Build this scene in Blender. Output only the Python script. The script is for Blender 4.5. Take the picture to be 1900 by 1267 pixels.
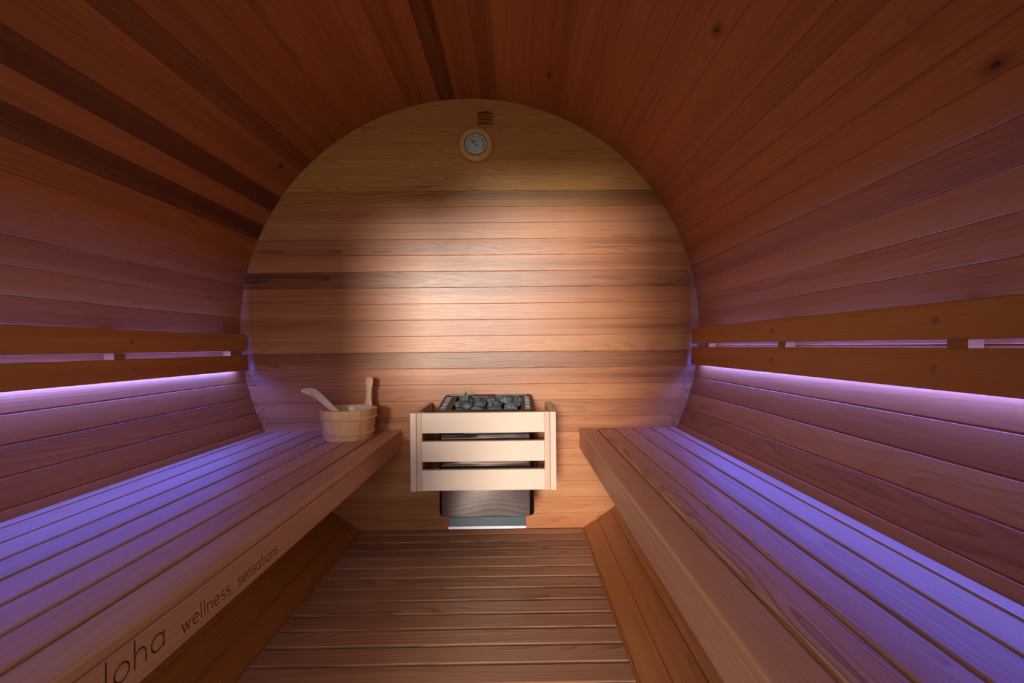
import bpy, bmesh, math, random
from mathutils import Vector, Matrix

for o in list(bpy.data.objects):
    bpy.data.objects.remove(o, do_unlink=True)
scene = bpy.context.scene
C = scene.collection
random.seed(7)

# ------------------------------------------------------------------ camera
CAM = Vector((0.2016, 0.0, 0.7918))
FPX, PPX = 844.0, 16.6
YAW, PITCH, ROLL = 0.0086, 0.0096, -0.0098


def cam_dir(x, y, z):
    """camera-frame vector (right, forward, up) to world"""
    c, s = math.cos(ROLL), math.sin(ROLL); x, z = c * x - s * z, s * x + c * z
    c, s = math.cos(PITCH), math.sin(PITCH); y, z = c * y - s * z, s * y + c * z
    c, s = math.cos(YAW), math.sin(YAW); x, y = c * x + s * y, -s * x + c * y
    return Vector((x, y, z))


cam_data = bpy.data.cameras.new('camera')
cam = bpy.data.objects.new('camera', cam_data); C.objects.link(cam)
r_, f_, u_ = cam_dir(1, 0, 0), cam_dir(0, 1, 0), cam_dir(0, 0, 1)
m3 = Matrix((r_, u_, -f_)).transposed()
cam.matrix_world = Matrix.Translation(CAM) @ m3.to_4x4()
cam_data.sensor_fit = 'HORIZONTAL'; cam_data.sensor_width = 36.0
cam_data.lens = 36.0 * FPX / 1900.0
cam_data.shift_x = -PPX / 1900.0
cam_data.clip_start = 0.02; cam_data.clip_end = 200
scene.camera = cam

# ------------------------------------------------------------------ world, sun, exposure
SKY, SUN, LED = 2.3, 2.7, 105.0
world = bpy.data.worlds.new('overcast_sky'); scene.world = world
world.use_nodes = True
bg = world.node_tree.nodes['Background']
bg.inputs['Color'].default_value = (0.95, 0.96, 1.0, 1)
bg.inputs['Strength'].default_value = SKY
sun_d = bpy.data.lights.new('sun_offscreen', 'SUN'); sun = bpy.data.objects.new('sun_offscreen', sun_d); C.objects.link(sun)
sun_d.energy = SUN; sun_d.angle = math.radians(10.0); sun_d.color = (1.0, 0.90, 0.76)
sun.rotation_euler = Vector((0.13, 1.0, -0.13)).to_track_quat('-Z', 'Y').to_euler()
sun.location = (0, -6, 3)
vs = scene.view_settings
vs.view_transform = 'Standard'; vs.look = 'None'; vs.exposure = 0.35; vs.gamma = 1.0
vs.use_curve_mapping = False

# ------------------------------------------------------------------ dimensions (metres)
D = 1.985            # back wall plane
FY = -0.35           # inside of front wall
ZC = 0.8767          # barrel axis height, radius 1
RO = 1.040           # outer stave radius
ZB = 0.4325          # bench top
XL, XR = -0.3048, 0.4658
PL = 0.0706          # exposed width of a wall plank


def chord(z, r=1.0):
    return math.sqrt(max(0.0, r * r - (z - ZC) ** 2))


# ------------------------------------------------------------------ materials
def new_mat(name):
    m = bpy.data.materials.new(name); m.use_nodes = True
    return m, m.node_tree.nodes, m.node_tree.links, m.node_tree.nodes['Principled BSDF']


def simple(name, col, rough=0.5, metal=0.0, spec=0.5, noise=None):
    m, N, L, b = new_mat(name)
    b.inputs['Base Color'].default_value = (*col, 1)
    b.inputs['Roughness'].default_value = rough
    b.inputs['Metallic'].default_value = metal
    b.inputs['Specular IOR Level'].default_value = spec
    if noise:
        tc = N.new('ShaderNodeTexCoord'); mp = N.new('ShaderNodeMapping'); nz = N.new('ShaderNodeTexNoise')
        mp.inputs['Scale'].default_value = noise[0]; nz.inputs['Scale'].default_value = 1.0
        nz.inputs['Detail'].default_value = 5
        L.new(tc.outputs['Object'], mp.inputs['Vector']); L.new(mp.outputs[0], nz.inputs['Vector'])
        rp = N.new('ShaderNodeMapRange'); rp.inputs['To Min'].default_value = rough - noise[1]; rp.inputs['To Max'].default_value = rough + noise[1]
        L.new(nz.outputs['Fac'], rp.inputs['Value']); L.new(rp.outputs[0], b.inputs['Roughness'])
        bp = N.new('ShaderNodeBump'); bp.inputs['Strength'].default_value = noise[2]; bp.inputs['Distance'].default_value = 0.001
        L.new(nz.outputs['Fac'], bp.inputs['Height']); L.new(bp.outputs[0], b.inputs['Normal'])
    return m


def wood(name, light, mid, dark, ring_freq=150.0, ring_amt=0.30, streak_amt=0.55, fibre_amt=0.22,
         rough=0.42, bump=0.25, stain=False, spec=0.5, tone_gain=1.0):
    """Sawn timber, long axis = local X.  Per-object properties: seed, tone, tone_far, figure, stain."""
    m, N, L, b = new_mat(name)

    def math_(op, a, bb=None, clamp=False):
        n = N.new('ShaderNodeMath'); n.operation = op; n.use_clamp = clamp
        for i, v in enumerate((a, bb)):
            if v is None: continue
            if isinstance(v, (int, float)): n.inputs[i].default_value = v
            else: L.new(v, n.inputs[i])
        return n.outputs[0]

    def attr(nm):
        n = N.new('ShaderNodeAttribute'); n.attribute_type = 'OBJECT'; n.attribute_name = nm
        return n.outputs['Fac']

    tc = N.new('ShaderNodeTexCoord')
    seed, tone, tone2, fig = attr('seed'), attr('tone'), attr('tone_far'), attr('figure')
    off = N.new('ShaderNodeCombineXYZ')
    L.new(math_('MULTIPLY', seed, 17.31), off.inputs[0]); L.new(math_('MULTIPLY', seed, 5.77), off.inputs[1]); L.new(math_('MULTIPLY', seed, 9.13), off.inputs[2])
    add = N.new('ShaderNodeVectorMath'); add.operation = 'ADD'
    L.new(tc.outputs['Object'], add.inputs[0]); L.new(off.outputs[0], add.inputs[1])
    P = add.outputs[0]

    def noise(scale, detail=3.0, rgh=0.55, dist=0.0):
        mp = N.new('ShaderNodeMapping'); mp.inputs['Scale'].default_value = scale
        L.new(P, mp.inputs['Vector'])
        n = N.new('ShaderNodeTexNoise'); n.inputs['Scale'].default_value = 1.0
        n.inputs['Detail'].default_value = detail; n.inputs['Roughness'].default_value = rgh; n.inputs['Distortion'].default_value = dist
        L.new(mp.outputs[0], n.inputs['Vector'])
        return n.outputs['Fac']

    warp = noise((1.3, 10, 10), 2.0, 0.45)
    streak = noise((0.5, 26, 26), 2.5, 0.55)
    broad = noise((0.9, 13, 13), 2.0, 0.5)
    fibre = noise((14, 520, 520), 4.0, 0.65)
    # growth rings: distance from a pith line that runs beside the board, bent by the warp noise
    sp = N.new('ShaderNodeSeparateXYZ'); L.new(tc.outputs['Object'], sp.inputs[0])
    oy = math_('MULTIPLY', math_('SUBTRACT', math_('FRACT', math_('MULTIPLY', seed, 3.17)), 0.5), 0.10)
    yy = math_('ADD', sp.outputs[1], oy)
    zz = math_('ADD', sp.outputs[2], math_('ADD', 0.012, math_('MULTIPLY', math_('FRACT', math_('MULTIPLY', seed, 7.7)), 0.05)))
    rad = math_('SQRT', math_('ADD', math_('MULTIPLY', yy, yy), math_('MULTIPLY', zz, zz)))
    rad = math_('ADD', rad, math_('MULTIPLY', sp.outputs[0], 0.012))
    wv = math_('MULTIPLY', math_('SUBTRACT', warp, 0.5), math_('ADD', 0.010, math_('MULTIPLY', fig, 0.11)))
    ph = math_('MULTIPLY', math_('ADD', rad, wv), ring_freq)
    fr = math_('FRACT', ph)
    ring = math_('POWER', fr, 3.0)
    edge = math_('SUBTRACT', 1.0, math_('POWER', fr, 24.0))
    ring = math_('MULTIPLY', ring, edge)
    gx = N.new('ShaderNodeSeparateXYZ'); L.new(tc.outputs['Generated'], gx.inputs[0])
    mr = N.new('ShaderNodeMapRange'); mr.interpolation_type = 'SMOOTHSTEP'
    mr.inputs['From Min'].default_value = 0.15; mr.inputs['From Max'].default_value = 0.85
    L.new(math_('ADD', gx.outputs[0], math_('MULTIPLY', math_('SUBTRACT', streak, 0.5), 0.9)), mr.inputs['Value'])
    tn = N.new('ShaderNodeMix'); L.new(mr.outputs[0], tn.inputs[0]); L.new(tone, tn.inputs[2]); L.new(tone2, tn.inputs[3])
    fac = math_('MULTIPLY', tn.outputs[0], tone_gain)
    fac = math_('ADD', fac, math_('MULTIPLY', math_('SUBTRACT', streak, 0.5), streak_amt))
    fac = math_('ADD', fac, math_('MULTIPLY', math_('SUBTRACT', broad, 0.5), streak_amt * 0.35))
    fac = math_('ADD', fac, math_('MULTIPLY', ring, math_('ADD', ring_amt * 0.3, math_('MULTIPLY', fig, ring_amt * 1.1))))
    fac = math_('ADD', fac, math_('MULTIPLY', math_('SUBTRACT', fibre, 0.5), fibre_amt), clamp=True)
    cr = N.new('ShaderNodeValToRGB'); e = cr.color_ramp.elements
    e[0].position = 0.0; e[0].color = (*light, 1); e[1].position = 1.0; e[1].color = (*dark, 1)
    k = cr.color_ramp.elements.new(0.45); k.color = (*mid, 1)
    L.new(fac, cr.inputs[0])
    col = cr.outputs[0]
    if stain:
        st = attr('stain')
        sn = noise((26, 30, 30), 2.0, 0.5, 0.6)
        band = math_('SUBTRACT', 1.0, math_('MULTIPLY', math_('ABSOLUTE', math_('SUBTRACT', sn, 0.52)), 26.0), clamp=True)
        near = N.new('ShaderNodeMapRange'); near.inputs['From Min'].default_value = 0.955; near.inputs['From Max'].default_value = 0.975
        side = math_('MULTIPLY', math_('ABSOLUTE', math_('SUBTRACT', gx.outputs[0], math_('GREATER_THAN', 0.5, st))), 1.0)
        gx2 = math_('ABSOLUTE', math_('SUBTRACT', gx.outputs[0], attr('stain_end')))
        L.new(math_('SUBTRACT', 1.0, gx2), near.inputs['Value'])
        sm = math_('MULTIPLY', math_('MULTIPLY', band, near.outputs[0]), st, clamp=True)
        mx = N.new('ShaderNodeMix'); mx.data_type = 'RGBA'
        L.new(sm, mx.inputs[0]); L.new(col, mx.inputs[6]); mx.inputs[7].default_value = (0.09, 0.018, 0.006, 1)
        col = mx.outputs[2]
        # one knot: dark eye with a reddish halo
        dx = math_('MULTIPLY', math_('SUBTRACT', sp.outputs[0], attr('knot_x')), 0.55)
        dy = math_('SUBTRACT', sp.outputs[1], attr('knot_y'))
        dd = math_('ADD', math_('SQRT', math_('ADD', math_('MULTIPLY', dx, dx), math_('MULTIPLY', dy, dy))), math_('MULTIPLY', math_('SUBTRACT', fibre, 0.5), 0.004))
        for r0, r1, kc in ((0.004, 0.022, (0.20, 0.05, 0.012, 1)), (0.003, 0.0065, (0.02, 0.008, 0.004, 1))):
            km = N.new('ShaderNodeMapRange'); km.interpolation_type = 'SMOOTHSTEP'
            km.inputs['From Min'].default_value = r0; km.inputs['From Max'].default_value = r1
            km.inputs['To Min'].default_value = 0.9; km.inputs['To Max'].default_value = 0.0
            L.new(dd, km.inputs['Value'])
            kx = N.new('ShaderNodeMix'); kx.data_type = 'RGBA'
            L.new(math_('MULTIPLY', km.outputs[0], attr('knot')), kx.inputs[0]); L.new(col, kx.inputs[6]); kx.inputs[7].default_value = kc
            col = kx.outputs[2]
    L.new(col, b.inputs['Base Color'])
    b.inputs['Specular IOR Level'].default_value = spec
    rr = N.new('ShaderNodeMapRange'); rr.inputs['To Min'].default_value = rough - 0.06; rr.inputs['To Max'].default_value = rough + 0.12
    L.new(fibre, rr.inputs['Value']); L.new(rr.outputs[0], b.inputs['Roughness'])
    bh = math_('ADD', math_('MULTIPLY', ring, -0.5), math_('MULTIPLY', fibre, 0.8))
    bp = N.new('ShaderNodeBump'); bp.inputs['Strength'].default_value = bump; bp.inputs['Distance'].default_value = 0.0008
    L.new(bh, bp.inputs['Height']); L.new(bp.outputs[0], b.inputs['Normal'])
    return m


CED_L, CED_M, CED_D = (0.62, 0.265, 0.062), (0.46, 0.145, 0.034), (0.10, 0.022, 0.007)
M = {}
M['cedar'] = wood('red_cedar', CED_L, CED_M, CED_D, stain=True)
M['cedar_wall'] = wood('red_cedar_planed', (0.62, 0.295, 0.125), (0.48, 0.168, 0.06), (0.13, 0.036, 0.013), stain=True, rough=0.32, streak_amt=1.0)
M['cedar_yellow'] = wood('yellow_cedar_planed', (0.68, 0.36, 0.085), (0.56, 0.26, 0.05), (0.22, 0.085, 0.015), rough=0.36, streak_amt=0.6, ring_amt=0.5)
M['bench'] = wood('clear_cedar', (0.70, 0.40, 0.26), (0.60, 0.285, 0.165), (0.22, 0.085, 0.045), streak_amt=0.3, rough=0.42, ring_amt=0.5)
M['floor'] = wood('floor_cedar', (0.66, 0.37, 0.24), (0.54, 0.265, 0.155), (0.17, 0.065, 0.035), streak_amt=0.45, rough=0.36, ring_amt=0.6)
M['pale'] = wood('pale_hemlock', (0.86, 0.67, 0.55), (0.80, 0.57, 0.45), (0.62, 0.37, 0.24), ring_freq=260, streak_amt=0.3, ring_amt=0.18, fibre_amt=0.3, rough=0.5, bump=0.12)
M['pine'] = wood('bucket_pine', (0.83, 0.55, 0.32), (0.72, 0.38, 0.19), (0.50, 0.17, 0.07), ring_freq=170, streak_amt=0.7, rough=0.4, bump=0.1)
M['ring_wood'] = wood('turned_ring_wood', (0.82, 0.50, 0.14), (0.72, 0.38, 0.09), (0.4, 0.17, 0.03), rough=0.34, streak_amt=0.2)
M['lettering'] = simple('burnt_lettering', (0.24, 0.08, 0.03), 0.7)
M['felt'] = simple('roofing_felt', (0.05, 0.05, 0.05), 0.9, noise=((60, 60, 60), 0.05, 0.3))
M['dark_steel'] = simple('dark_brown_steel', (0.055, 0.030, 0.026), 0.32, 0.9, noise=((3, 3, 400), 0.05, 0.02))
M['panel_steel'] = simple('polished_brown_steel', (0.21, 0.17, 0.165), 0.09, 1.0, noise=((4, 4, 4), 0.01, 0.03))
M['silver'] = simple('zinc_plate', (0.72, 0.74, 0.78), 0.35, 1.0, noise=((40, 40, 40), 0.08, 0.03))
M['grey_enamel'] = simple('blue_grey_enamel', (0.10, 0.125, 0.15), 0.18, 0.3, noise=((6, 6, 6), 0.04, 0.05))
M['slot'] = simple('light_slot_edges', (0.36, 0.40, 0.50), 0.5, 0.0)
M['black'] = simple('black_enamel', (0.020, 0.015, 0.015), 0.45, 0.0)
M['chrome'] = simple('chrome', (0.45, 0.40, 0.34), 0.12, 1.0)
M['dial'] = simple('dial_card', (0.80, 0.80, 0.74), 0.5)
M['ink'] = simple('black_ink', (0.03, 0.03, 0.03), 0.6)
M['red'] = simple('red_enamel', (0.45, 0.02, 0.015), 0.4)
M['red_cable'] = simple('red_silicone_cable', (0.55, 0.05, 0.04), 0.5)
M['cord'] = simple('natural_cord', (0.62, 0.42, 0.20), 0.9)
M['plug'] = simple('wood_screw_plug', (0.36, 0.13, 0.045), 0.5)
M['alu'] = simple('aluminium_clip', (0.7, 0.7, 0.72), 0.4, 1.0)
M['ground'] = simple('paved_ground', (0.30, 0.28, 0.26), 0.9, noise=((3, 3, 3), 0.05, 0.2))
M['liner'] = simple('clear_plastic_liner', (0.70, 0.50, 0.36), 0.12)
M['frame_dark'] = simple('dark_door_frame', (0.10, 0.05, 0.03), 0.5, noise=((3, 40, 40), 0.05, 0.1))

# stones: dark grey with pale veins
m, N, L, b = new_mat('olivine_stone')
tc = N.new('ShaderNodeTexCoord')
n1 = N.new('ShaderNodeTexNoise'); n1.inputs['Scale'].default_value = 70; n1.inputs['Detail'].default_value = 6; n1.inputs['Distortion'].default_value = 1.2
vr = N.new('ShaderNodeTexVoronoi'); vr.feature = 'DISTANCE_TO_EDGE'; vr.inputs['Scale'].default_value = 85
L.new(tc.outputs['Object'], n1.inputs['Vector'])
mixv = N.new('ShaderNodeMix'); mixv.data_type = 'VECTOR'; mixv.inputs[0].default_value = 0.05
L.new(tc.outputs['Object'], mixv.inputs[4]); L.new(n1.outputs['Color'], mixv.inputs[5]); L.new(mixv.outputs[1], vr.inputs['Vector'])
cr = N.new('ShaderNodeValToRGB'); cr.color_ramp.elements[0].position = 0.0; cr.color_ramp.elements[0].color = (0.30, 0.37, 0.44, 1)
cr.color_ramp.elements[1].position = 0.10; cr.color_ramp.elements[1].color = (0.036, 0.045, 0.056, 1)
L.new(vr.outputs['Distance'], cr.inputs[0])
mxs = N.new('ShaderNodeMix'); mxs.data_type = 'RGBA'; mxs.blend_type = 'OVERLAY'; mxs.inputs[0].default_value = 0.85
L.new(cr.outputs[0], mxs.inputs[6]); L.new(n1.outputs['Fac'], mxs.inputs[7])
L.new(mxs.outputs[2], b.inputs['Base Color']); b.inputs['Roughness'].default_value = 0.6
bp = N.new('ShaderNodeBump'); bp.inputs['Strength'].default_value = 0.8; bp.inputs['Distance'].default_value = 0.003
L.new(n1.outputs['Fac'], bp.inputs['Height']); L.new(bp.outputs[0], b.inputs['Normal'])
M['stone'] = m

# thin window glass: transparent + fresnel gloss
m, N, L, b = new_mat('window_glass'); N.remove(b)
tr = N.new('ShaderNodeBsdfTransparent'); gl = N.new('ShaderNodeBsdfGlossy'); gl.inputs['Roughness'].default_value = 0.02
fz = N.new('ShaderNodeFresnel'); fz.inputs['IOR'].default_value = 1.45; mx = N.new('ShaderNodeMixShader')
tr.inputs['Color'].default_value = (0.95, 0.97, 0.97, 1)
L.new(fz.outputs[0], mx.inputs[0]); L.new(tr.outputs[0], mx.inputs[1]); L.new(gl.outputs[0], mx.inputs[2])
L.new(mx.outputs[0], N['Material Output'].inputs['Surface'])
M['glass'] = m

# LED tube
m, N, L, b = new_mat('violet_led_diffuser')
b.inputs['Base Color'].default_value = (0.8, 0.8, 0.85, 1)
b.inputs['Emission Color'].default_value = (0.058, 0.125, 1.0, 1)
b.inputs['Emission Strength'].default_value = LED
M['led'] = m


# ------------------------------------------------------------------ helpers
def obj(name, me, mat=None, parent=None, mw=None, **props):
    o = bpy.data.objects.new(name, me); C.objects.link(o)
    if mat is not None and me is not None and len(me.materials) == 0:
        me.materials.append(M[mat] if isinstance(mat, str) else mat)
    if parent is not None:
        o.parent = parent
        o.matrix_parent_inverse = parent.matrix_basis.inverted()
    if mw is not None:
        o.matrix_basis = mw
    for k, v in props.items(): o[k] = v
    return o


def grain(o, tone=0.35, far=None, figure=0.3, stain=0.0, stain_end=1.0, seed=None):
    o['seed'] = float(random.uniform(0, 10) if seed is None else seed)
    o['tone'] = float(tone); o['tone_far'] = float(tone if far is None else far)
    o['figure'] = float(figure); o['stain'] = float(stain); o['stain_end'] = float(stain_end)
    return o


def empty(name, loc, **props):
    o = bpy.data.objects.new(name, None); C.objects.link(o)
    o.location = loc; o.empty_display_size = 0.05
    o.matrix_basis = Matrix.Translation(loc)
    for k, v in props.items(): o[k] = v
    return o


def from_bm(bm, name, smooth=False):
    bmesh.ops.recalc_face_normals(bm, faces=bm.faces)
    me = bpy.data.meshes.new(name); bm.to_mesh(me); bm.free()
    if smooth:
        for p in me.polygons: p.use_smooth = True
        me.set_sharp_from_angle(angle=math.radians(42))
    return me


def extrude_x(profile, x0, x1, name='board'):
    """closed (y,z) profile swept along X"""
    bm = bmesh.new()
    a = [bm.verts.new((x0, y, z)) for y, z in profile]; b2 = [bm.verts.new((x1, y, z)) for y, z in profile]
    n = len(profile)
    for i in range(n):
        bm.faces.new((a[i], a[(i + 1) % n], b2[(i + 1) % n], b2[i]))
    bm.faces.new(a[::-1]); bm.faces.new(b2)
    return from_bm(bm, name)


def rect_profile(w, t, r=0.003, seg=2, corners=(1, 1, 1, 1)):
    """w along Y, t along Z, centred, rounded corners (order: ++, -+, --, +-)"""
    pts = []
    for i, (sy, sz, a0) in enumerate(((1, 1, 0), (-1, 1, 90), (-1, -1, 180), (1, -1, 270))):
        cy, cz = sy * (w / 2 - r), sz * (t / 2 - r)
        if not corners[i]:
            pts.append((sy * w / 2, sz * t / 2)); continue
        for k in range(seg + 1):
            a = math.radians(a0 + 90 * k / seg)
            pts.append((cy + r * math.cos(a), cz + r * math.sin(a)))
    return pts


def frame_matrix(origin, X, Y, Z):
    m = Matrix((X, Y, Z)).transposed().to_4x4(); m.translation = Vector(origin); return m


ALONG_Y = lambda o: frame_matrix(o, (0, 1, 0), (-1, 0, 0), (0, 0, 1))   # board along the room
ALONG_X = lambda o: frame_matrix(o, (1, 0, 0), (0, 1, 0), (0, 0, 1))
UPRIGHT = lambda o: frame_matrix(o, (0, 0, 1), (1, 0, 0), (0, 1, 0))


def board(name, L_, w, t, mat, parent, mw, r=0.003, seg=2, **g):
    me = extrude_x(rect_profile(w, t, r, seg), -L_ / 2, L_ / 2, name)
    o = obj(name, me, mat, parent, mw)
    grain(o, **g)
    return o


def tube(points, radius, seg=10, cap=True, closed=False):
    bm = bmesh.new(); rings = []
    pts = [Vector(p) for p in points]; n = len(pts)
    prev = None
    for i, p in enumerate(pts):
        if closed: d = (pts[(i + 1) % n] - pts[i - 1])
        else: d = pts[min(i + 1, n - 1)] - pts[max(i - 1, 0)]
        d.normalize()
        if prev is None:
            ref = Vector((0, 0, 1)) if abs(d.z) < 0.9 else Vector((1, 0, 0))
            s = d.cross(ref).normalized()
        else:
            s = (prev - d * prev.dot(d)).normalized()
        prev = s; t = s.cross(d)
        rr = radius[i] if isinstance(radius, (list, tuple)) else radius
        rings.append([bm.verts.new(p + (s * math.cos(2 * math.pi * k / seg) + t * math.sin(2 * math.pi * k / seg)) * rr) for k in range(seg)])
    m_ = n if closed else n - 1
    for i in range(m_):
        a, b2 = rings[i], rings[(i + 1) % n]
        for k in range(seg):
            bm.faces.new((a[k], a[(k + 1) % seg], b2[(k + 1) % seg], b2[k]))
    if cap and not closed:
        bm.faces.new(rings[0][::-1]); bm.faces.new(rings[-1])
    return bm


def lathe(prof, seg=40, axis='Z'):
    """prof: list of (r, h); closed loop if first==last"""
    bm = bmesh.new(); rings = []
    for r, h in prof:
        if r < 1e-6:
            rings.append([bm.verts.new((0, 0, h))])
        else:
            rings.append([bm.verts.new((r * math.cos(2 * math.pi * k / seg), r * math.sin(2 * math.pi * k / seg), h)) for k in range(seg)])
    for a, b2 in zip(rings[:-1], rings[1:]):
        for k in range(seg):
            k2 = (k + 1) % seg
            if len(a) == 1 and len(b2) == 1: continue
            if len(a) == 1: bm.faces.new((a[0], b2[k2], b2[k]))
            elif len(b2) == 1: bm.faces.new((a[k], a[k2], b2[0]))
            else: bm.faces.new((a[k], a[k2], b2[k2], b2[k]))
    return bm


def box_bm(x0, x1, y0, y1, z0, z1, bm=None):
    bm = bm or bmesh.new()
    v = [bm.verts.new((x, y, z)) for x in (x0, x1) for y in (y0, y1) for z in (z0, z1)]
    for f in ((0, 1, 3, 2), (4, 6, 7, 5), (0, 4, 5, 1), (2, 3, 7, 6), (0, 2, 6, 4), (1, 5, 7, 3)):
        bm.faces.new([v[i] for i in f])
    return bm


def bevel(bm, w, seg=2):
    bmesh.ops.bevel(bm, geom=list(bm.edges), offset=w, segments=seg, profile=0.5, affect='EDGES', clamp_overlap=True)
    return bm


def ground_plane():
    bm = bmesh.new()
    v = [bm.verts.new(p) for p in ((-20, -20, 0), (20, -20, 0), (20, 20, 0), (-20, 20, 0))]
    bm.faces.new(v)
    o = obj('ground', from_bm(bm, 'ground'), 'ground', None, Matrix.Translation((0, 0, ZC - 1.062)))
    o['kind'] = 'structure'; o['label'] = 'grey paved ground outside around the barrel'


ground_plane()

# ------------------------------------------------------------------ barrel staves
Y0, Y1 = FY - 0.10, D + 0.07
SL, SY = Y1 - Y0, (Y0 + Y1) / 2


def shell(name, a0, a1, label):
    """thin outer covering that carries the staves"""
    bm = bmesh.new(); n = max(4, int(abs(a1 - a0) / 4)); rows = []
    for i in range(n + 1):
        a = math.radians(a0 + (a1 - a0) * i / n)
        row = []
        for r in (RO + 0.003, RO + 0.009):
            for y in (Y0, Y1):
                row.append(bm.verts.new((r * math.sin(a), y, ZC + r * math.cos(a))))
        rows.append(row)
    for p, q in zip(rows[:-1], rows[1:]):
        bm.faces.new((p[0], p[1], q[1], q[0])); bm.faces.new((p[2], q[2], q[3], p[3]))
        bm.faces.new((p[0], q[0], q[2], p[2])); bm.faces.new((p[1], p[3], q[3], q[1]))
    bm.faces.new((rows[0][0], rows[0][2], rows[0][3], rows[0][1])); bm.faces.new((rows[-1][0], rows[-1][1], rows[-1][3], rows[-1][2]))
    o = obj(name, from_bm(bm, name), 'felt'); o['kind'] = 'structure'; o['label'] = label
    return o


ceiling = shell('ceiling', -61.3, 59.15, 'arched ceiling of reddish cedar staves in a barrel sauna')
wall_left = shell('wall_left', -180, -61.3, 'curved cedar stave wall behind the wide lettered bench')
wall_right = shell('wall_right', 59.15, 180, 'curved cedar stave wall behind the narrow bench')


def stave_mesh(half_deg, c=0.0014):
    h = math.radians(half_deg)
    wi, zi = math.sin(h), math.cos(h); wo, zo = RO * math.sin(h), RO * math.cos(h)
    pr = [(-wi + c, zi), (wi - c, zi), (wi + c * 0.04, zi + c), (wo, zo), (-wo, zo), (-wi - c * 0.04, zi + c)]
    return extrude_x([(y_, z_ - 1.0) for y_, z_ in pr], -SL / 2, SL / 2, 'stave')


edges = [-3.3 - 4.0 * k for k in range(0, 45)][::-1] + [0.95, 3.15] + [3.15 + 4.0 * k for k in range(1, 45)]
edges = [e for e in edges if -180.01 < e < 180.01]
edges = [-180.0] + [e for e in edges if e > -178.5 and e < 178.5] + [180.0]
smesh = {}
# tone (0 pale .. 1 dark) of the staves one can tell apart: {mid angle: (near, far, figure)}
TONE = {-5.3: (.62, .80, .2), -1.2: (.62, .50, .2), 2.05: (.42, .40, .2), 5.1: (.55, .58, .2), 9.1: (.26, .24, .2), 13.1: (.26, .28, .2), 17.1: (.46, .44, .2),
        21.1: (.48, .50, .4), 25.1: (.30, .32, .3), 29.1: (.38, .40, .2), 33.1: (.40, .34, .2), 37.1: (.36, .36, .2), 41.1: (.40, .38, .2), 45.1: (.38, .40, .2),
        49.1: (.40, .36, .3), 53.1: (.46, .44, .2), 57.1: (.60, .50, .2), 61.1: (.46, .44, .3), 65.1: (.44, .46, .2), 69.1: (.46, .44, .2), 73.1: (.44, .40, .2), 77.1: (.66, .50, .3),
        -9.3: (.34, .34, .2), -13.3: (.50, .52, .2), -17.3: (.34, .32, .2), -21.3: (.46, .46, .2), -25.3: (.30, .42, .2), -29.3: (.42, .44, .2),
        -33.3: (.48, .46, .2), -37.3: (.46, .46, .2), -41.3: (.44, .52, .3), -45.3: (.76, .74, .2), -49.3: (.44, .46, .2), -53.3: (.44, .46, .2), -57.3: (.86, .88, .2),
        -61.3: (.44, .48, .2), -65.3: (.80, .84, .2), -69.3: (.38, .42, .5), -73.3: (.46, .44, .2), -77.3: (.44, .42, .2), -81.3: (.40, .44, .3)}
KNOTS = ((-49.0, 1.852), (21.65, 1.38), (19.48, 1.717), (45.35, 1.129), (70.2, 0.688))   # (angle, distance along the room)
for a0, a1 in zip(edges[:-1], edges[1:]):
    mid, half = (a0 + a1) / 2, (a1 - a0) / 2
    cc = 0.0026 if abs(mid) > 96 else 0.0014
    key = (round(half, 3), cc)
    if key not in smesh: smesh[key] = stave_mesh(half, cc)
    par = ceiling if -61.3 < mid - 1e-6 and mid < 59.2 else (wall_left if mid < 0 else wall_right)
    ar = math.radians(mid)
    mw = frame_matrix((math.sin(ar), SY, ZC + math.cos(ar)), (0, 1, 0), (-math.cos(ar), 0, math.sin(ar)), (math.sin(ar), 0, math.cos(ar)))
    o = obj('stave', smesh[key], 'cedar', par, mw)
    t = None
    for k, v in TONE.items():
        if abs(k - mid) < 1.2: t = v
    if t is None:
        q = random.uniform(0.30, 0.50); t = (q, q + random.uniform(-.06, .06), random.choice((.1, .2, .5)))
    for ka, ky in KNOTS:
        if a0 <= ka < a1:
            o['knot'] = 1.0; o['knot_x'] = ky - SY; o['knot_y'] = -math.radians(ka - mid)
    low = 100 < abs(mid) < 160 or abs(mid) > 78 and abs(mid) < 86
    grain(o, t[0], t[1], t[2], 0.8 if low else 0.0)


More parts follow.
